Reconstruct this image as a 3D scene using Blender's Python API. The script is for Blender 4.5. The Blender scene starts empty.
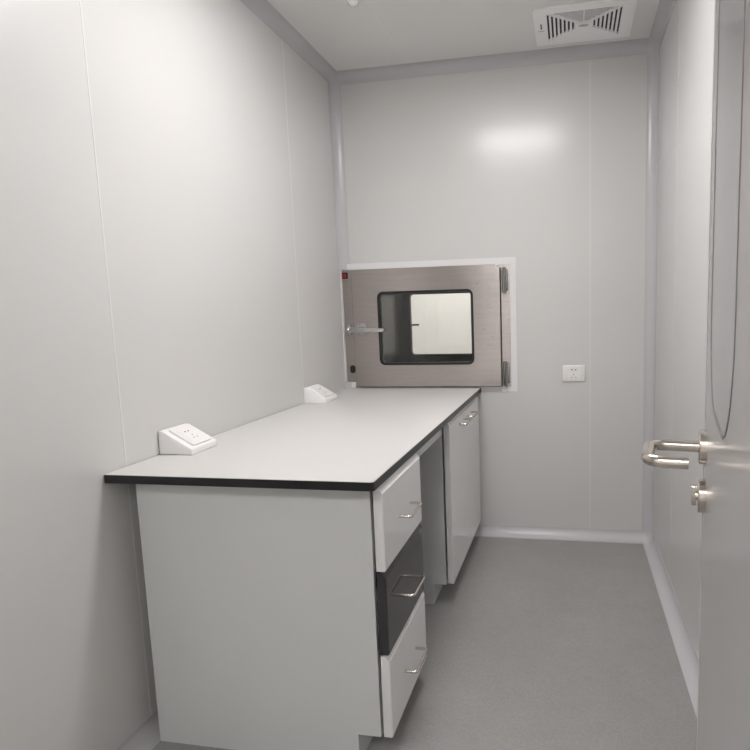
import bpy, bmesh, math, random
from mathutils import Vector, Matrix

S = bpy.context.scene
COL = S.collection
PI = math.pi
W, H, CV = 1.63, 2.44, 0.0488          # room width, height, cove radius
FRONT = -2.95                          # inner face of the wall with the doorway
TOP = 0.8037                           # worktop height

# ------------------------------------------------------------------ helpers
def world(o):
    m = o.matrix_basis.copy()
    while o.parent:
        o = o.parent
        m = o.matrix_basis @ m
    return m

def obj(name, bm, mat, parent=None, smooth=None, label=None, kind=None, recalc=True):
    """link a bmesh (in world coordinates) as one mesh object under parent"""
    if recalc:
        bmesh.ops.recalc_face_normals(bm, faces=bm.faces)
    me = bpy.data.meshes.new(name)
    bm.to_mesh(me); bm.free()
    for m in (mat if isinstance(mat, (list, tuple)) else [mat]):
        me.materials.append(m)
    if smooth is not None:
        me.polygons.foreach_set('use_smooth', [True] * len(me.polygons))
        if smooth < 180:
            me.set_sharp_from_angle(angle=math.radians(smooth))
    o = bpy.data.objects.new(name, me)
    COL.objects.link(o)
    if parent is not None:
        me.transform(world(parent).inverted())
        o.parent = parent
    else:
        # origin at the centre of the base
        xs = [v.co for v in me.vertices]
        lo = [min(c[i] for c in xs) for i in range(3)]; hi = [max(c[i] for c in xs) for i in range(3)]
        b = Vector(((lo[0] + hi[0]) / 2, (lo[1] + hi[1]) / 2, lo[2]))
        me.transform(Matrix.Translation(-b)); o.location = b
    if label: o['label'] = label
    if kind: o['kind'] = kind
    return o

def thing(name, label, cat, loc, rotz=0, group=None):
    o = bpy.data.objects.new(name, None); COL.objects.link(o)
    o.empty_display_size = 0.05
    o.location = loc; o.rotation_euler = (0, 0, rotz)
    o['label'] = label; o['category'] = cat
    if group: o['group'] = group
    return o

def NB(): return bmesh.new()

def box(bm, x0, x1, y0, y1, z0, z1, bev=0, seg=2):
    r = bmesh.ops.create_cube(bm, size=1)
    vs = r['verts']
    for v in vs:
        v.co = Vector((x0 + (v.co.x + .5) * (x1 - x0), y0 + (v.co.y + .5) * (y1 - y0), z0 + (v.co.z + .5) * (z1 - z0)))
    if bev:
        es = list({e for v in vs for e in v.link_edges})
        bmesh.ops.bevel(bm, geom=es, offset=bev, segments=seg, profile=.5, affect='EDGES', clamp_overlap=True)
    return bm

def mbox(*a, **k): return box(NB(), *a, **k)

def rrect(u0, u1, v0, v1, r, n=8):
    """rounded rectangle contour, counter-clockwise"""
    if r <= 0: return [(u0, v0), (u1, v0), (u1, v1), (u0, v1)]
    pts = []
    for cu, cv, a0 in ((u1 - r, v0 + r, -90), (u1 - r, v1 - r, 0), (u0 + r, v1 - r, 90), (u0 + r, v0 + r, 180)):
        for k in range(n + 1):
            a = math.radians(a0 + 90 * k / n)
            pts.append((cu + r * math.cos(a), cv + r * math.sin(a)))
    return pts

def plate(bm, loops, f0, f1, M):
    """a plate of thickness f0..f1 with outer contour loops[0] and holes; M maps (u, v, w) -> Vector"""
    es, rings = [], []
    for lp in loops:
        vs = [bm.verts.new(M(u, v, f0)) for u, v in lp]
        rings.append(vs)
        for i in range(len(vs)):
            es.append(bm.edges.new((vs[i], vs[(i + 1) % len(vs)])))
    r = bmesh.ops.triangle_fill(bm, use_beauty=True, use_dissolve=False, edges=es)
    faces = [g for g in r['geom'] if isinstance(g, bmesh.types.BMFace)]
    d = bmesh.ops.extrude_face_region(bm, geom=faces)
    off = M(0, 0, f1) - M(0, 0, f0)
    for g in d['geom']:
        if isinstance(g, bmesh.types.BMVert): g.co += off
    return bm

XZ = lambda u, v, w: Vector((u, w, v))       # plate in a wall that faces -y
XY = lambda u, v, w: Vector((u, v, w))

def fillet(pts, r, n=6):
    out = [Vector(pts[0])]
    for i in range(1, len(pts) - 1):
        p, a, b = Vector(pts[i]), Vector(pts[i - 1]), Vector(pts[i + 1])
        da, db = (a - p).normalized(), (b - p).normalized()
        ang = da.angle(db); t = r / math.tan(ang / 2)
        c = p + (da + db).normalized() * (r / math.sin(ang / 2))
        s, e = p + da * t - c, p + db * t - c
        tot = s.angle(e); ax = s.cross(e).normalized()
        for k in range(n + 1):
            out.append(c + Matrix.Rotation(tot * k / n, 3, ax) @ s)
    out.append(Vector(pts[-1]))
    return out

def tube(bm, pts, r, seg=16, sx=1.0):
    pts = [Vector(p) for p in pts]
    t0 = (pts[1] - pts[0]).normalized()
    n = t0.orthogonal().normalized()
    rings = []
    for i, p in enumerate(pts):
        a = pts[i] - pts[i - 1] if i else pts[1] - pts[0]
        b = pts[i + 1] - pts[i] if i < len(pts) - 1 else pts[-1] - pts[-2]
        t = (a.normalized() + b.normalized()).normalized()
        n = (n - t * n.dot(t)).normalized()
        bn = t.cross(n)
        rings.append([bm.verts.new(p + (n * math.cos(2 * PI * k / seg) + bn * math.sin(2 * PI * k / seg)) * r) for k in range(seg)])
    for i in range(len(rings) - 1):
        for k in range(seg):
            bm.faces.new((rings[i][k], rings[i][(k + 1) % seg], rings[i + 1][(k + 1) % seg], rings[i + 1][k]))
    bm.faces.new(rings[0][::-1]); bm.faces.new(rings[-1])
    return bm

def lathe(bm, prof, org, axis, seg=32):
    """prof: (radius, height along axis)"""
    axis = Vector(axis).normalized(); n = axis.orthogonal().normalized(); b = axis.cross(n); org = Vector(org)
    rings = []
    for r, h in prof:
        if r < 1e-6: rings.append([bm.verts.new(org + axis * h)])
        else: rings.append([bm.verts.new(org + axis * h + (n * math.cos(2 * PI * k / seg) + b * math.sin(2 * PI * k / seg)) * r) for k in range(seg)])
    for i in range(len(rings) - 1):
        A, B = rings[i], rings[i + 1]
        for k in range(seg):
            k2 = (k + 1) % seg
            if len(A) == 1 and len(B) == 1: continue
            if len(A) == 1: bm.faces.new((A[0], B[k], B[k2]))
            elif len(B) == 1: bm.faces.new((A[k], A[k2], B[0]))
            else: bm.faces.new((A[k], A[k2], B[k2], B[k]))
    for R in (rings[0], rings[-1]):
        if len(R) > 1: bm.faces.new(R)
    return bm

# ------------------------------------------------------------------ materials
def mat(name, col, rough=.4, metal=0, spec=.5, noise=None, bump=None, coat=0, crough=.06, aniso=None, rvar=None, emit=None, trans=0, ior=1.45):
    """noise=(scale, amount, stretch xyz)  bump=(scale, strength)  rvar=(scale, amount, stretch)"""
    m = bpy.data.materials.new(name); m.use_nodes = True
    nt = m.node_tree; N = nt.nodes; L = nt.links
    b = N['Principled BSDF']
    b.inputs['Base Color'].default_value = (*col, 1)
    b.inputs['Roughness'].default_value = rough
    b.inputs['Metallic'].default_value = metal
    b.inputs['Specular IOR Level'].default_value = spec
    b.inputs['IOR'].default_value = ior
    if coat:
        b.inputs['Coat Weight'].default_value = coat; b.inputs['Coat Roughness'].default_value = crough
    if trans: b.inputs['Transmission Weight'].default_value = trans
    if emit:
        b.inputs['Emission Color'].default_value = (*emit[0], 1); b.inputs['Emission Strength'].default_value = emit[1]
    def tex(scale, stretch, detail=4):
        co = N.new('ShaderNodeTexCoord'); mp = N.new('ShaderNodeMapping'); mp.inputs['Scale'].default_value = stretch
        t = N.new('ShaderNodeTexNoise'); t.inputs['Scale'].default_value = scale; t.inputs['Detail'].default_value = detail
        L.new(co.outputs['Object'], mp.inputs['Vector']); L.new(mp.outputs['Vector'], t.inputs['Vector'])
        return t.outputs['Fac']
    if noise:
        layers = noise if isinstance(noise, list) else [noise]
        prev = None
        for sc, am, st in layers:
            f = tex(sc, st)
            mr = N.new('ShaderNodeMapRange'); mr.inputs['From Min'].default_value = .25; mr.inputs['From Max'].default_value = .75
            mr.inputs['To Min'].default_value = 1 - am; mr.inputs['To Max'].default_value = 1 + am
            L.new(f, mr.inputs['Value'])
            mx = N.new('ShaderNodeVectorMath'); mx.operation = 'SCALE'
            if prev is None: mx.inputs[0].default_value = col
            else: L.new(prev, mx.inputs[0])
            L.new(mr.outputs['Result'], mx.inputs['Scale'])
            prev = mx.outputs['Vector']
        L.new(prev, b.inputs['Base Color'])
    if rvar:
        f = tex(rvar[0], rvar[2])
        mr = N.new('ShaderNodeMapRange'); mr.inputs['From Min'].default_value = .25; mr.inputs['From Max'].default_value = .75
        mr.inputs['To Min'].default_value = rough - rvar[1]; mr.inputs['To Max'].default_value = rough + rvar[1]
        L.new(f, mr.inputs['Value']); L.new(mr.outputs['Result'], b.inputs['Roughness'])
    if bump:
        f = tex(bump[0], bump[2] if len(bump) > 2 else (1, 1, 1), 2)
        bp = N.new('ShaderNodeBump'); bp.inputs['Strength'].default_value = bump[1]; bp.inputs['Distance'].default_value = .002
        L.new(f, bp.inputs['Height']); L.new(bp.outputs['Normal'], b.inputs['Normal'])
    if aniso:
        b.inputs['Anisotropic'].default_value = aniso; b.inputs['Anisotropic Rotation'].default_value = .25
        tg = N.new('ShaderNodeTangent'); tg.direction_type = 'RADIAL'; tg.axis = 'Z'
        L.new(tg.outputs[0], b.inputs['Tangent'])
    return m

ONE = (1, 1, 1)
M_wall = mat('wall_panel_paint', (.61, .602, .588), .32, noise=(1.3, .012, ONE), bump=(260, .012), coat=.30, crough=.19)
M_ceil = mat('ceiling_panel_paint', (.75, .74, .73), .4, noise=(1.3, .012, ONE))
M_joint = mat('joint_sealant', (.69, .68, .67), .3)
M_cove = mat('cove_aluminium_paint', (.53, .522, .535), .25, noise=(3, .015, ONE))
M_floor = mat('vinyl_floor', (.300, .293, .282), .42, spec=.4, noise=[(2.2, .07, ONE), (170, .10, ONE), (14, .03, ONE)], bump=(420, .05))
M_lam = mat('worktop_laminate', (.60, .588, .568), .36, noise=(400, .02, ONE))
M_core = mat('worktop_core', (.014, .014, .015), .32)
M_cab = mat('cabinet_board', (.64, .65, .645), .3, noise=(5, .01, ONE))
M_front = mat('cabinet_front', (.80, .795, .79), .03, ior=2.1, noise=(5, .01, ONE))
M_dark = mat('dark_front', (.042, .041, .043), .06)
M_steel = mat('brushed_stainless', (.46, .42, .40), .32, 1, noise=[(6, .05, (1, 1, 9)), (60, .05, (.35, 1, 14))], rvar=(40, .06, (.4, 1, 10)), aniso=.75)
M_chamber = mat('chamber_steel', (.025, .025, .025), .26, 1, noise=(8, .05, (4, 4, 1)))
M_nickel = mat('satin_nickel', (.62, .57, .52), .22, 1, rvar=(30, .04, ONE))
M_chrome = mat('bright_chrome', (.50, .50, .505), .18, 1)
M_hinge = mat('hinge_steel', (.40, .39, .37), .22, 1)
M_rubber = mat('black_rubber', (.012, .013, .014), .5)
M_flange = mat('white_aluminium', (.74, .735, .74), .34)
M_plastic = mat('white_plastic', (.83, .82, .82), .28)
M_plate = mat('ivory_plate', (.80, .775, .76), .3)
M_hole = mat('pin_hole_dark', (.03, .028, .027), .6)
M_ink = mat('grey_print', (.16, .16, .165), .6)
M_vent = mat('vent_plastic', (.88, .88, .875), .42)
M_ventdark = mat('vent_duct_dark', (.05, .045, .045), .8)
M_red = mat('red_rocker', (.40, .018, .025), .3)
M_door = mat('door_paint', (.42, .408, .40), .2, noise=(2, .012, ONE), bump=(3, .04, (1, 1, .05)))
M_dglass = mat('door_glass', (.80, .84, .86), .06, trans=1.0, ior=1.3)
M_lamp = mat('lamp_diffuser', (.9, .9, .9), .5, emit=((1, .98, .985), 50))
M_lamp2 = mat('lamp_diffuser_next_room', (.9, .9, .9), .5, emit=((1, .985, .975), 20.5))
M_far = mat('next_room_paint', (.80, .79, .775), .5)

def glass(name, tint, ior=1.45):
    m = bpy.data.materials.new(name); m.use_nodes = True
    nt = m.node_tree; N, L = nt.nodes, nt.links
    N.remove(N['Principled BSDF'])
    out = N['Material Output']
    t = N.new('ShaderNodeBsdfTransparent'); t.inputs['Color'].default_value = (*tint, 1)
    g = N.new('ShaderNodeBsdfGlossy'); g.inputs['Roughness'].default_value = .03; g.inputs['Color'].default_value = (1, 1, 1, 1)
    f = N.new('ShaderNodeFresnel'); f.inputs['IOR'].default_value = ior
    mx = N.new('ShaderNodeMixShader')
    L.new(f.outputs[0], mx.inputs[0]); L.new(t.outputs[0], mx.inputs[1]); L.new(g.outputs[0], mx.inputs[2])
    L.new(mx.outputs[0], out.inputs['Surface'])
    return m
M_glass = glass('clear_pane', (.96, .96, .95))
M_doorglass = mat('vision_panel_pane', (.56, .56, .56), .13, trans=.25, noise=(6, .05, (1, 1, .06)))

# ------------------------------------------------------------------ room shell
fl = obj('floor', mbox(-.06, W + .06, -4.6, .72, -.08, 0), M_floor, kind='structure')

# ceiling with a panel joint
ce = obj('ceiling', mbox(-.06, W + .06, FRONT - .05, .05, H, H + .06), M_ceil, kind='structure')
obj('panel_joint', mbox(.4215, .4255, FRONT, -CV, H - .0006, H + .01), mat('ceiling_joint', (.80, .79, .78), .4), ce)

# left wall: panels meet at light sealant joints
wl = obj('wall_left', mbox(-.06, 0, FRONT - .05, .05, 0, H), M_wall, kind='structure')
for y in (-.528, -1.624, -2.72):
    obj('panel_joint', mbox(-.01, .0007, y - .0024, y + .0024, 0.03, H - .03), M_joint, wl)
wr = obj('wall_right', mbox(W, W + .06, FRONT - .05, .05, 0, H), M_wall, kind='structure')
for y in (-.545, -1.64):
    obj('panel_joint', mbox(W - .0007, W + .01, y - .0022, y + .0022, 0.03, H - .03), M_joint, wr)

# back wall with the pass box opening
PBX0, PBX1, PBZ0, PBZ1 = .012, .905, .815, 1.44
bm = plate(NB(), [[(0, 0), (W, 0), (W, H), (0, H)], [(PBX0, PBZ0), (PBX1, PBZ0), (PBX1, PBZ1), (PBX0, PBZ1)]], 0, .05, XZ)
wb = obj('wall_back', bm, M_wall, kind='structure')
obj('panel_joint', mbox(1.3135, 1.3175, -.0007, .01, 0.03, H - .03), M_joint, wb)

# front wall with the doorway the picture is taken from
DX0, DX1, DZ = .36, 1.345, 2.12
bm = plate(NB(), [[(0, 0), (DX0, 0), (DX0, DZ), (DX1, DZ), (DX1, 0), (W, 0), (W, H), (0, H)]], FRONT - .05, FRONT, XZ)
obj('wall_front', bm, M_wall, kind='structure')

# corridor behind the doorway
obj('wall_corridor', mbox(-.06, W + .06, -4.66, -4.6, 0, H), M_far, kind='structure')
obj('wall_corridor_left', mbox(-.12, -.06, -4.66, FRONT - .05, 0, H), M_far, kind='structure')
obj('wall_corridor_right', mbox(W + .06, W + .12, -4.66, FRONT - .05, 0, H), M_far, kind='structure')
obj('ceiling_corridor', mbox(-.06, W + .06, -4.6, FRONT - .05, H, H + .06), M_ceil, kind='structure')

# concave coves along every inner edge
def cove(name, a, b, du, dv, kind='structure'):
    """quarter-round concave cove from a to b along the edge; du, dv point away from the edge along the two walls"""
    bm = NB(); a, b, du, dv = Vector(a), Vector(b), Vector(du), Vector(dv)
    prof = [(0, 0), (CV + .0015, 0), (CV + .0015, .0012)]
    n = 12
    for k in range(n + 1):
        t = PI / 2 * k / n
        prof.append((CV - CV * math.sin(t) + .0012, CV - CV * math.cos(t) + .0012))
    prof += [(.0012, CV + .0015), (0, CV + .0015)]
    A = [bm.verts.new(a + du * u + dv * v) for u, v in prof]
    B = [bm.verts.new(b + du * u + dv * v) for u, v in prof]
    for i in range(len(prof)):
        j = (i + 1) % len(prof)
        bm.faces.new((A[i], A[j], B[j], B[i]))
    bm.faces.new(A); bm.faces.new(B)
    return obj(name, bm, M_cove, smooth=30, kind=kind)

def corner(par, org, sx, sy, sz):
    """concave three-way cap where three coves meet"""
    bm = NB(); o = Vector(org); n = 8; c = CV
    grid = []
    for i in range(n + 1):
        row = []
        for j in range(n + 1):
            th, ph = PI / 2 * i / n, PI / 2 * j / n
            d = Vector((math.sin(th) * math.cos(ph), math.sin(th) * math.sin(ph), math.cos(th)))
            p = Vector((c, c, c)) - d * c + Vector((.0012,) * 3)
            row.append(bm.verts.new(o + Vector((p.x * sx, p.y * sy, p.z * sz))))
        grid.append(row)
    for i in range(n):
        for j in range(n):
            vs = [grid[i][j], grid[i + 1][j], grid[i + 1][j + 1], grid[i][j + 1]]
            bm.faces.new(vs)
    bmesh.ops.remove_doubles(bm, verts=bm.verts, dist=1e-5)
    obj('corner_cap', bm, M_cove, par, smooth=180)

X, Y, Z = Vector((1, 0, 0)), Vector((0, 1, 0)), Vector((0, 0, 1))
g = CV
bl = cove('baseboard_left', (0, FRONT, 0), (0, -g, 0), X, Z)
br = cove('baseboard_right', (W, FRONT, 0), (W, -g, 0), -X, Z)
bb = cove('baseboard_back', (g, 0, 0), (W - g, 0, 0), -Y, Z)
t1 = cove('trim_1', (0, FRONT, H), (0, -g, H), X, -Z)
t2 = cove('trim_2', (W, FRONT, H), (W, -g, H), -X, -Z)
t3 = cove('trim_3', (g, 0, H), (W - g, 0, H), -Y, -Z)
cove('trim_4', (0, 0, g), (0, 0, .838), X, -Y)
t5 = cove('trim_5', (0, 0, PBZ1 + .006), (0, 0, H - g), X, -Y)
t6 = cove('trim_6', (W, 0, g), (W, 0, H - g), -X, -Y)
corner(t5, (0, 0, H), 1, -1, -1); corner(t6, (W, 0, H), -1, -1, -1); corner(bb, (W, 0, 0), -1, -1, 1); corner(bl, (0, 0, 0), 1, -1, 1)

# ------------------------------------------------------------------ bright room on the far side of the pass box
obj('wall_next_room', mbox(-.9, 2.3, 2.0, 2.05, 0, H), M_far, kind='structure')
obj('wall_next_room_left', mbox(-.95, -.9, .05, 2.05, 0, H), M_far, kind='structure')
obj('wall_next_room_right', mbox(2.3, 2.35, .05, 2.05, 0, H), M_far, kind='structure')
obj('floor_next_room', mbox(-.9, 2.3, .72, 2.05, -.08, 0), M_floor, kind='structure')
obj('ceiling_next_room', mbox(-.9, 2.3, .05, 2.05, H, H + .06), M_far, kind='structure')
bm = NB()
box(bm, -.9, -.06, .05, .10, 0, H); box(bm, W + .06, 2.3, .05, .10, 0, H)
obj('wall_next_room_front', bm, M_far, kind='structure')
lt = thing('ceiling_light', 'white light panel on the ceiling of the room beyond the pass box', 'ceiling light', (.6, 1.3, H))
obj('housing', mbox(.0, 1.2, 1.1, 1.5, H - .012, H), M_plastic, lt)
obj('diffuser', mbox(.015, 1.185, 1.115, 1.485, H - .0135, H - .0115), M_lamp2, lt)

# lamp of this room, just above the frame
lx, ly = .85, -1.32
lt = thing('ceiling_light', 'white light panel on the ceiling over the middle of the room', 'ceiling light', (lx, ly, H))
obj('housing', mbox(lx - .30, lx + .30, ly - .15, ly + .15, H - .012, H, bev=.003), M_plastic, lt)
obj('diffuser', mbox(lx - .285, lx + .285, ly - .135, ly + .135, H - .014, H - .0115), M_lamp, lt)
# unseen corridor lamp, added as fill light through the doorway
lt = thing('ceiling_light', 'unseen white fill light panel added on the corridor ceiling outside the open door', 'ceiling light', (.8, -3.9, H))
obj('housing', mbox(.3, 1.3, -4.05, -3.75, H - .012, H), M_plastic, lt)
obj('diffuser', mbox(.315, 1.285, -4.035, -3.765, H - .0135, H - .0115), mat('corridor_fill_diffuser', (.9, .9, .9), .5, emit=((1, .98, .975), 33.0)), lt)

# ------------------------------------------------------------------ open door at the right edge of the picture
TH = math.radians(9.9)
dd = Vector((math.sin(TH), math.cos(TH), 0)); nn = Vector((math.cos(TH), -math.sin(TH), 0))
CAM = Vector((1.21911, -2.99321, 1.20780))
D0 = Vector((CAM.x, CAM.y, 0)) + nn * .042          # point of the door's left face beside the camera
DM = lambda u, v, w: D0 + dd * u + nn * w + Z * v   # u along the leaf, v up, w into the leaf
R_EDGE = .955
win = rrect(.497, .850, 1.081, 1.82, .115, 14)
bm = plate(NB(), [rrect(.06, R_EDGE, .012, 2.09, 0), win], 0, .045, DM)
door = obj('door_1', bm, M_door, kind='structure')
bm = plate(NB(), [rrect(.4945, .8525, 1.0785, 1.8225, .1175, 14), rrect(.4985, .8485, 1.0825, 1.8185, .1135, 14)], -.0007, .012, DM)
obj('window_gasket', bm, mat('grey_gasket', (.20, .185, .18), .5), door)
bm = plate(NB(), [rrect(.498, .849, 1.082, 1.819, .114, 14)], .0, .008, DM)
obj('window_pane', bm, M_doorglass, door)
# aluminium edge profile on the free edge
obj('edge_profile', plate(NB(), [rrect(R_EDGE, R_EDGE + .004, .012, 2.09, 0)], -.001, .046, DM), M_cove, door)
# lever handle
RH, ZH = .90, 1.0
def dl(u, lat, z): return D0 + dd * u + nn * (lat - .042) + Z * z
lev = fillet([dl(RH, .038, ZH), dl(RH, -.037, ZH), dl(RH - .100, -.037, ZH), dl(RH - .100, .016, ZH)], .020, 8)
bm = tube(NB(), lev, .0085, 20)
hd = obj('door_handle', bm, M_nickel, door, smooth=40)
obj('rosette', lathe(NB(), [(.0, 0), (.0255, 0), (.0255, .009), (.024, .0105), (.011, .0105), (.0, .0105)], dl(RH, .042, ZH), -nn, 40), M_nickel, hd, smooth=30)
lk = obj('lock_rosette', lathe(NB(), [(.0, 0), (.0255, 0), (.0255, .009), (.024, .0105), (.0, .0105)], dl(RH, .042, .926), -nn, 40), M_nickel, door, smooth=30)
bm = NB()
lathe(bm, [(.0, 0), (.008, 0), (.008, .004), (.0, .004)], dl(RH, .0316, .926), -nn, 20)
pts = rrect(RH - .0045, RH + .0045, .910, .942, .004, 4)
plate(bm, [pts], -.0195, -.0120, DM)
obj('thumb_turn', bm, M_nickel, lk, smooth=30)
# hinges near the camera
for z in (.25, 1.05, 1.85):
    obj('hinge', lathe(NB(), [(.0, 0), (.008, 0), (.008, .1), (.0, .1)], dl(.052, .044, z), Z, 16), M_nickel, door, smooth=30)

# ------------------------------------------------------------------ worktop
WX, WY = .7493, -1.7069
bt = TOP - .0229
out = [(.003, -.001), (.003, WY), (WX - .008, WY), (WX - .004, WY + .0015), (WX - .0015, WY + .004), (WX, WY + .008), (WX, -.001)]
bm = plate(NB(), [out], bt, TOP - .0012, XY)
bmesh.ops.recalc_face_normals(bm, faces=bm.faces)
wt = obj('worktop', bm, M_core)
wt['label'] = 'long pale grey laboratory worktop with black edge along the left wall'; wt['category'] = 'worktop'
bm = plate(NB(), [[(x - (.0012 if x > .1 else 0), y + (.0012 if y < -.1 else 0)) for x, y in out]], TOP - .0012, TOP, XY)
obj('laminate_top', bm, M_lam, wt, label='pale grey laminate surface')

# ------------------------------------------------------------------ cabinets
def front_panel(x0, x1, y0, y1, z0, z1, ch=.016, dp=.014, sd=.0025):
    """cabinet front facing +x with a wide chamfer along its top edge and eased other edges"""
    bm = NB(); rings = []
    for x, i, t in ((x0, 0, 0), (x1 - dp, 0, 0), (x1 - sd, 0, ch * (1 - sd / dp)), (x1, sd, ch)):
        rings.append([bm.verts.new((x, y, z)) for y, z in ((y0 + i, z0 + i), (y1 - i, z0 + i), (y1 - i, z1 - t), (y0 + i, z1 - t))])
    for a, b in zip(rings, rings[1:]):
        for k in range(4):
            bm.faces.new((a[k], a[(k + 1) % 4], b[(k + 1) % 4], b[k]))
    bm.faces.new(rings[0]); bm.faces.new(rings[-1])
    return bm

def bow_handle(par, x, yc, z, ln=.115, so=.036, r=.0042):
    pts = fillet([(x - .001, yc - ln / 2, z), (x + so, yc - ln / 2, z), (x + so, yc + ln / 2, z), (x - .001, yc + ln / 2, z)], .009, 5)
    obj('handle', tube(NB(), pts, r, 12), M_nickel, par, smooth=40, label='satin metal bow handle')

CX0, CX1, FX0, FX1, CZ = .05, .719, .7268, .7512, bt - .001
# drawer cabinet nearest the camera
y0, y1 = -1.6545, -1.282
dc = thing('drawer_cabinet', 'grey drawer cabinet with three drawers under the near end of the worktop', 'cabinet', ((CX0 + CX1) / 2, (y0 + y1) / 2, 0))
def carcass(par, y0, y1, CX1=CX1):
    for ya, yb in ((y0, y0 + .018), (y1 - .018, y1)):
        bm = NB()
        prof = [(CX0, 0), (.655, 0), (.655, .09), (CX1, .09), (CX1, CZ), (CX0, CZ)]
        plate(bm, [prof], ya, yb, XZ)
        obj('side_panel', bm, M_cab, par)
    obj('toe_kick', mbox(.640, .655, y0 + .0182, y1 - .0182, 0, .09), M_cab, par)
    obj('bottom_panel', mbox(CX0 + .002, CX1, y0 + .0182, y1 - .0182, .0905, .106), M_cab, par)
    obj('back_panel', mbox(CX0 + .002, CX0 + .012, y0 + .0182, y1 - .0182, .107, CZ - .02), M_cab, par)
    obj('top_panel', mbox(CX0 + .002, CX1, y0 + .0182, y1 - .0182, CZ - .018, CZ), M_cab, par)
carcass(dc, y0, y1)
for za, zb, hz, m, lb in ((.551, .773, .653, M_front, None), (.3225, .548, .425, M_dark, 'charcoal drawer front'), (.0895, .3195, .196, M_front, None)):
    d = obj('drawer', front_panel(FX0, FX1, y0 + .002, y1 - .002, za, zb), m, dc, label=lb)
    obj('drawer_box', mbox(CX0 + .08, FX0 - .0005, y0 + .032, y1 - .032, za + .03, zb - .05), M_cab, d)
    bow_handle(d, FX1, (y0 + y1) / 2, hz)

# two-door cabinet at the back wall
y0, y1 = -.79, -.05
kc = thing('door_cabinet', 'grey two-door cabinet under the far end of the worktop by the back wall', 'cabinet', ((CX0 + CX1) / 2, (y0 + y1) / 2, 0))
carcass(kc, y0, y1, CX1 - .009)
ym = -.445
for ya, yb, hy in ((y0 + .002, ym - .0004, ym - .092), (ym + .0004, y1 - .002, ym + .092)):
    d = obj('door', front_panel(FX0 - .009, FX1 - .009, ya, yb, .0945, .773, sd=.001), M_front, kc)
    bow_handle(d, FX1 - .009, hy, .724)

# apron rail over the knee space
ap = obj('apron_rail', mbox(.690, .712, -1.2815, -.7905, .722, bt - .0005), M_cab)
ap['label'] = 'narrow grey rail under the worktop spanning the knee space between the two cabinets'; ap['category'] = 'rail'

# ------------------------------------------------------------------ socket holes
def pin_holes(par, M, s=1.0):
    """five-hole plate: two round pins over a flat three-pin set; M maps plate (u, v, w)"""
    loops = [rrect(u - .003, u + .003, .0140, .0188, .0015, 3) for u in (-.0075, .0075)]
    loops.append(rrect(-.0011, .0011, -.0085, -.0025, 0))
    for sgn in (-1, 1):
        cu, cv = sgn * .0085, -.0190
        a = sgn * math.radians(30)
        q = [(-.001, -.003), (.001, -.003), (.001, .003), (-.001, .003)]
        loops.append([(cu + x * math.cos(a) - y * math.sin(a), cv + x * math.sin(a) + y * math.cos(a)) for x, y in q])
    for lp in loops:
        obj('pin_hole', plate(NB(), [lp], 0, .0004, M), M_hole, par, label='dark pin hole')

# wall socket on the back wall
sx, sz = 1.2335, .8775
so = thing('wall_socket', 'white rectangular five-hole power socket on the back wall right of the pass box', 'socket', (sx, 0, sz - .042))
obj('face_plate', mbox(sx - .056, sx + .056, -.0085, -.0002, sz - .042, sz + .042, bev=.0025), M_plate, so, smooth=40)
obj('socket_insert', mbox(sx - .030, sx + .030, -.0093, -.0080, sz - .034, sz + .034, bev=.0006), M_plate, so)
pin_holes(so, lambda u, v, w: Vector((sx + u * 1.25, -.0092 - w, sz + v * 1.15)))

# wedge-shaped desk sockets
def desk_socket(yn, ln, dp, label):
    t = thing('desk_socket', label, 'socket', (dp / 2, yn + ln / 2, TOP), group='desk sockets on the worktop')
    hb, hf, fl_ = .0715, .019, .016
    prof = [(.002, 0), (dp, 0), (dp, hf), (fl_, hb), (.002, hb)]
    bm = NB()
    P = lambda u, v, w: Vector((u, w, TOP + .0002 + v))
    plate(bm, [prof], yn, yn + ln, P)
    bmesh.ops.dissolve_limit(bm, angle_limit=.01, verts=bm.verts, edges=bm.edges)
    bmesh.ops.bevel(bm, geom=list(bm.edges), offset=.0028, segments=3, profile=.5, affect='EDGES', clamp_overlap=True)
    obj('housing', bm, M_plastic, t, smooth=35)
    a = Vector((fl_, 0, hb)); b = Vector((dp, 0, hf))
    s = (b - a).normalized(); nrm = Vector((-s.z, 0, s.x))
    if nrm.z < 0: nrm = -nrm
    c = (a + b) / 2 + Vector((0, yn + ln / 2, TOP + .0002))
    # u along y, v up the slope
    PM = lambda u, v, w: c + Y * u - s * v + nrm * w
    hw, hh = ln / 2 - .018, (b - a).length / 2 - .008
    bm = plate(NB(), [rrect(-hw, hw, -hh, hh, .004, 4)], -.001, .006, PM)
    obj('face_plate', bm, M_plate, t, smooth=40)
    bm = plate(NB(), [rrect(-hw + .012, hw - .012, -hh + .008, hh - .008, .002, 3)], .006, .0068, PM)
    obj('socket_insert', bm, M_plate, t)
    pin_holes(t, lambda u, v, w: PM(u * .95, v * .95, w + .0067))
    return t
desk_socket(-1.494, .126, .110, 'white wedge-shaped desk socket on the near part of the worktop, dark pin holes showing')
desk_socket(-.530, .138, .106, 'white wedge-shaped desk socket at the far end of the worktop near the pass box')

# ------------------------------------------------------------------ pass box
pb = thing('pass_box', 'stainless steel pass-through box with windowed door in the back wall', 'pass box', (.46, 0, .81))
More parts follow.
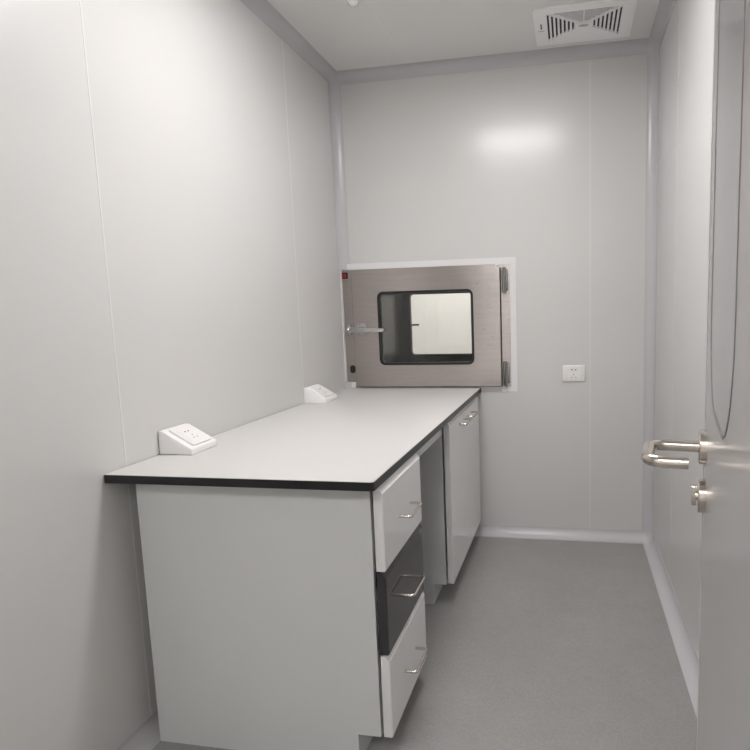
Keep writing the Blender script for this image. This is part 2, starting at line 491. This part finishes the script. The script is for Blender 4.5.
# white aluminium surround
bm = plate(NB(), [[(.012, .8045), (.7505, .8045), (.7505, .7832), (.9436, .7832), (.9436, 1.4766), (.012, 1.4766)], [(.013, .8095), (.9115, .8095), (.9115, 1.4445), (.013, 1.4445)]], -.004, 0, XZ)
obj('surround', bm, M_flange, pb, label='white aluminium trim around the opening')
obj('side_strip', mbox(.0003, .0055, -.022, -.0005, .839, 1.4455), M_flange, pb, label='thin white strip against the left wall')
obj('corner_filler', mbox(.0135, .0555, -.0065, -.0041, .8047, .8362), M_flange, pb, label='white filler at the lower left corner')
# steel front frame
bm = plate(NB(), [[(.0062, .8365), (.0560, .8365), (.0560, .8095), (.911, .8095), (.911, 1.4440), (.0062, 1.4440)], rrect(.14, .77, .86, 1.40, .0)], -.007, .03, XZ)
obj('front_frame', bm, M_steel, pb)
# chamber: five steel sides, open at both doors
bm = NB()
for a in ((.135, .145, .03, .62, .845, 1.415), (.755, .765, .03, .62, .845, 1.415), (.145, .755, .03, .62, .845, .855), (.145, .755, .03, .62, 1.405, 1.415)):
    box(bm, *a)
obj('chamber', bm, M_chamber, pb)

def pb_door(name, yf, yb, x0, x1, z0, z1, wx0, wx1, wz0, wz1, m, label=None):
    bm = plate(NB(), [rrect(x0, x1, z0, z1, .003, 3), rrect(wx0, wx1, wz0, wz1, .03, 8)], yf, yb, XZ)
    d = obj(name, bm, m, pb, label=label)
    gk = NB()
    ym = min(yf, yb)
    plate(gk, [rrect(wx0 - .002, wx1 + .002, wz0 - .002, wz1 + .002, .032, 8), rrect(wx0 + .011, wx1 - .011, wz0 + .011, wz1 - .011, .02, 8)], min(yf, yb) - .003, max(yf, yb) + .003, XZ)
    obj('window_gasket', gk, M_rubber, d, label='black rubber gasket')
    pn = plate(NB(), [rrect(wx0 + .006, wx1 - .006, wz0 + .006, wz1 - .006, .022, 6)], (yf + yb) / 2 - .003, (yf + yb) / 2 + .003, XZ)
    obj('window_pane', pn, M_glass, d)
    return d
obj('door_shadow_strip', plate(NB(), [rrect(.0572, .8675, .8099, 1.4275, .003, 3), rrect(.10, .84, .85, 1.40, 0)], -.0088, -.0069, XZ), M_rubber, pb, label='black strip standing in for the shadow gap around the door')  # black strip drawn in for the dark shadow gap behind the door edges
nd = pb_door('door', -.0295, -.0085, .0660, .8620, .8150, 1.4290, .2080, .7215, .932, 1.3205, M_steel)
fd = pb_door('far_door', .635, .660, .058, .863, .8125, 1.432, .187, .713, .926, 1.334, M_chamber)
bm = NB()
box(bm, .04, .90, .62, .634, 1.405, 1.46); box(bm, .04, .90, .62, .634, .80, .855)
box(bm, .04, .145, .62, .634, .855, 1.405); box(bm, .755, .90, .62, .634, .855, 1.405)
obj('far_frame', bm, M_chamber, pb)
# wall of the next room around the far frame
bm = plate(NB(), [[(-.9, 0), (2.3, 0), (2.3, H), (-.9, H)], [(.03, .79), (.91, .79), (.91, 1.47), (.03, 1.47)]], .62, .66, XZ)
obj('wall_next_room_near', bm, M_far, kind='structure')

# latch bar across the left edge of the near door
zc = 1.122
bm = NB()
plate(bm, [rrect(.086, .141, 1.0935, 1.1585, .004, 4)], -.0325, -.0295, XZ)
lp = obj('latch_plate', bm, M_chrome, nd)
for sx_, sz_ in ((.098, 1.150), (.133, 1.150), (.098, 1.102), (.133, 1.102)):
    obj('screw', lathe(NB(), [(.0, 0), (.004, 0), (.003, .002), (.0, .0025)], (sx_, -.0325, sz_), (0, -1, 0), 12), M_chrome, nd, smooth=40)
bm = NB()
plate(bm, [[(.030, 1.110), (.040, 1.106), (.090, 1.107), (.15, 1.109), (.234, 1.110), (.239, 1.116), (.239, 1.124), (.234, 1.130), (.15, 1.133), (.090, 1.138), (.040, 1.139), (.030, 1.135)]], -.050, -.036, XZ)
bmesh.ops.dissolve_limit(bm, angle_limit=.01, verts=bm.verts, edges=bm.edges)
bmesh.ops.bevel(bm, geom=list(bm.edges), offset=.002, segments=2, profile=.5, affect='EDGES', clamp_overlap=True)
lathe(bm, [(.0, 0), (.012, 0), (.012, .022), (.009, .025), (.0, .026)], (.037, -.030, zc), (0, -1, 0), 20)
lathe(bm, [(.0, 0), (.011, 0), (.011, .018), (.0, .018)], (.113, -.0325, zc), (0, -1, 0), 20)
obj('latch_bar', bm, M_chrome, nd, smooth=40)
obj('latch_striker', mbox(.026, .048, -.030, -.007, 1.096, 1.148, bev=.002), M_chrome, pb)
# end of the far door's latch seen through the glass
obj('latch_bar', mbox(.07, .245, .668, .680, 1.122, 1.134, bev=.002), M_chrome, fd)
obj('latch_plate', mbox(.10, .15, .660, .669, 1.10, 1.155, bev=.001), M_chrome, fd)
# hinges on the right
for z0, z1 in ((1.2975, 1.4265), (.8155, .9445)):
    bm = NB()
    box(bm, .870, .905, -.0095, -.007, z0 + .012, z1 - .012, bev=.0008)
    lathe(bm, [(.0, 0), (.0105, 0), (.0115, .004), (.0115, z1 - z0 - .016), (.0125, z1 - z0 - .012), (.0125, z1 - z0 - .004), (.009, z1 - z0), (.0, z1 - z0)], (.8845, -.021, z0), (0, 0, 1), 20)
    obj('hinge', bm, M_hinge, pb, smooth=35)
# red rocker switch and key lock
bm = plate(NB(), [rrect(.0075, .0385, 1.398, 1.431, .002, 3)], -.0105, -.007, XZ)
sw = obj('switch', bm, M_rubber, pb, label='black switch housing')
obj('rocker', mbox(.0135, .0325, -.0145, -.010, 1.405, 1.424, bev=.002), M_red, sw, label='red rocker')
bm = plate(NB(), [rrect(.0280, .0560, .8865, .9295, .0125, 8)], -.013, -.007, XZ)
obj('key_lock', bm, M_rubber, pb, label='black oval lock')
# nicks on the top of the frame
obj('stop_pin', mbox(.843, .853, -.020, -.007, 1.4315, 1.441, bev=.001), M_chrome, pb)

# ------------------------------------------------------------------ ceiling vent
vx0, vx1, vy0, vy1 = 1.068, 1.488, -.438, -.108
ix0, ix1, iy0, iy1 = 1.124, 1.434, -.397, -.150
zc_, zb_ = H - .012, H
vt = thing('ceiling_vent', 'white square exhaust fan grille set in the ceiling near the back right corner', 'vent', ((vx0 + vx1) / 2, (vy0 + vy1) / 2, H - .014))
bm = NB()
mx, my = (ix0 + ix1) / 2, (iy0 + iy1) / 2
plate(bm, [rrect(vx0, vx1, vy0, vy1, .006, 3), [(ix0, iy0), (ix1, iy0), (ix1, iy1), (ix0, iy1)]], H - .010, H - .0005, XY)
obj('frame', bm, M_vent, vt)
obj('duct_back', mbox(ix0 - .004, ix1 + .004, iy0 - .004, iy1 + .004, H - .0012, H - .0004), M_ventdark, vt, label='dark duct opening')
# grille: slats across the left and right triangles, louvred blades across the near and far ones
bm = NB()
for sgn in (-1, 1):
    pit = (ix1 - mx - .032) / 7
    for k in range(8):                                       # slats with dark slots between them
        xa = ix1 - mx - k * pit - pit * .42                   # distance from the middle
        hy = (iy1 - my) * min(1, (xa + .004) / (ix1 - mx))
        x0_, x1_ = sorted((mx + sgn * (xa - pit * .06), mx + sgn * (xa - pit * .58)))
        box(bm, x0_, x1_, my - hy, my + hy, H - .012, H - .004)
# far triangle closed by a smooth blade, near triangle of fine blades with dark gaps
plate(bm, [[(ix0, iy1), (mx, my), (ix1, iy1)]], H - .0118, H - .004, XY)
obj('grille', bm, M_vent, vt)
bm = NB()
nb = 15
for k in range(nb):
    ya = iy0 + (my - iy0) * k / nb
    hx = (ix1 - mx) * (1 - (k + .3) / nb)
    box(bm, mx - hx, mx + hx, ya, ya + (my - iy0) / nb * .52, H - .0095, H - .0090)
obj('fine_blades', bm, M_vent, vt)
bm = NB()
# diagonal ribs and the middle rib
for sx_ in (-1, 1):
    for sy_ in (-1, 1):
        p, q = Vector((mx, my)), Vector((mx + sx_ * (ix1 - mx), my + sy_ * (iy1 - my)))
        n2 = Vector((-(q - p).y, (q - p).x)).normalized() * .0022
        plate(bm, [[tuple(p + n2), tuple(q + n2), tuple(q - n2), tuple(p - n2)]], H - .0128, H - .004, XY)
box(bm, mx - .0022, mx + .0022, iy0, my, H - .0128, H - .004)
obj('rib', bm, M_vent, vt)
obj('badge', plate(NB(), [rrect(mx - .040, mx + .040, my - .020, my + .020, .004, 4)], H - .0145, H - .006, XY), M_vent, vt)
bm = plate(NB(), [[(mx + .021 * math.cos(t * PI / 12), my + .010 * math.sin(t * PI / 12)) for t in range(24)],
                  [(mx + .0185 * math.cos(t * PI / 12), my + .0078 * math.sin(t * PI / 12)) for t in range(24)]], H - .0149, H - .0144, XY)
box(bm, mx - .013, mx + .013, my - .0022, my + .0022, H - .0149, H - .0144)
obj('emblem', bm, M_ink, vt, label='small grey oval emblem')
bm = NB()
box(bm, vx0 + .026, vx0 + .0325, my - .042, my + .006, H - .0105, H - .0098)
for k in range(6): box(bm, vx0 + .0155 + k * .0046, vx0 + .0185 + k * .0046, my + .020, my + .0245, H - .0105, H - .0098)
obj('printed_mark', bm, M_ink, vt, label='tiny grey print on the frame')

# small bright fitting at the top edge
px_, py_ = .401, -.735
sp = thing('sprinkler_head', 'small shiny white dome fitting on the ceiling at the top edge of the photo', 'sprinkler', (px_, py_, H))
obj('escutcheon', lathe(NB(), [(.0, 0), (.040, 0), (.040, .003), (.030, .012), (.0, .012)], (px_, py_, H), (0, 0, -1), 32), M_chrome, sp, smooth=35)
prof = [(.0, .010), (.024, .010), (.026, .022)] + [(.026 * math.cos(t * PI / 16), .036 + .022 * math.sin(t * PI / 16)) for t in range(0, 8)] + [(.0, .058)]
obj('dome', lathe(NB(), prof, (px_, py_, H), (0, 0, -1), 32), mat('polished_dome', (.95, .95, .95), .08, .6), sp, smooth=50)

# ------------------------------------------------------------------ camera and world
cd = bpy.data.cameras.new('camera'); cam = bpy.data.objects.new('camera', cd); COL.objects.link(cam)
yaw, pitch, roll, fpx, ppx, ppy = .181495, .120765, -.0259506, 575.826, 466.053, 381.148
f = Vector((-math.sin(yaw) * math.cos(pitch), math.cos(yaw) * math.cos(pitch), -math.sin(pitch)))
r = Vector((math.cos(yaw), math.sin(yaw), 0)); u = r.cross(f)
r2 = r * math.cos(roll) + u * math.sin(roll); u2 = -r * math.sin(roll) + u * math.cos(roll)
cam.matrix_world = Matrix((( r2.x, u2.x, -f.x, CAM.x), (r2.y, u2.y, -f.y, CAM.y), (r2.z, u2.z, -f.z, CAM.z), (0, 0, 0, 1)))
cd.sensor_fit = 'HORIZONTAL'; cd.sensor_width = 36; cd.lens = fpx / 750 * 36
cd.shift_x = -(ppx - 375) / 750; cd.shift_y = (ppy - 375) / 750
cd.clip_start = .01
S.camera = cam
w = bpy.data.worlds.new('world'); S.world = w; w.use_nodes = True
w.node_tree.nodes['Background'].inputs['Color'].default_value = (.8, .8, .8, 1)
w.node_tree.nodes['Background'].inputs['Strength'].default_value = .05
S.view_settings.view_transform = 'Standard'; S.view_settings.look = 'None'
S.view_settings.gamma = 1; S.view_settings.exposure = 0.0
S.cycles.max_bounces = 12; S.cycles.diffuse_bounces = 8; S.cycles.use_denoising = True
S.cycles.sample_clamp_indirect = 6
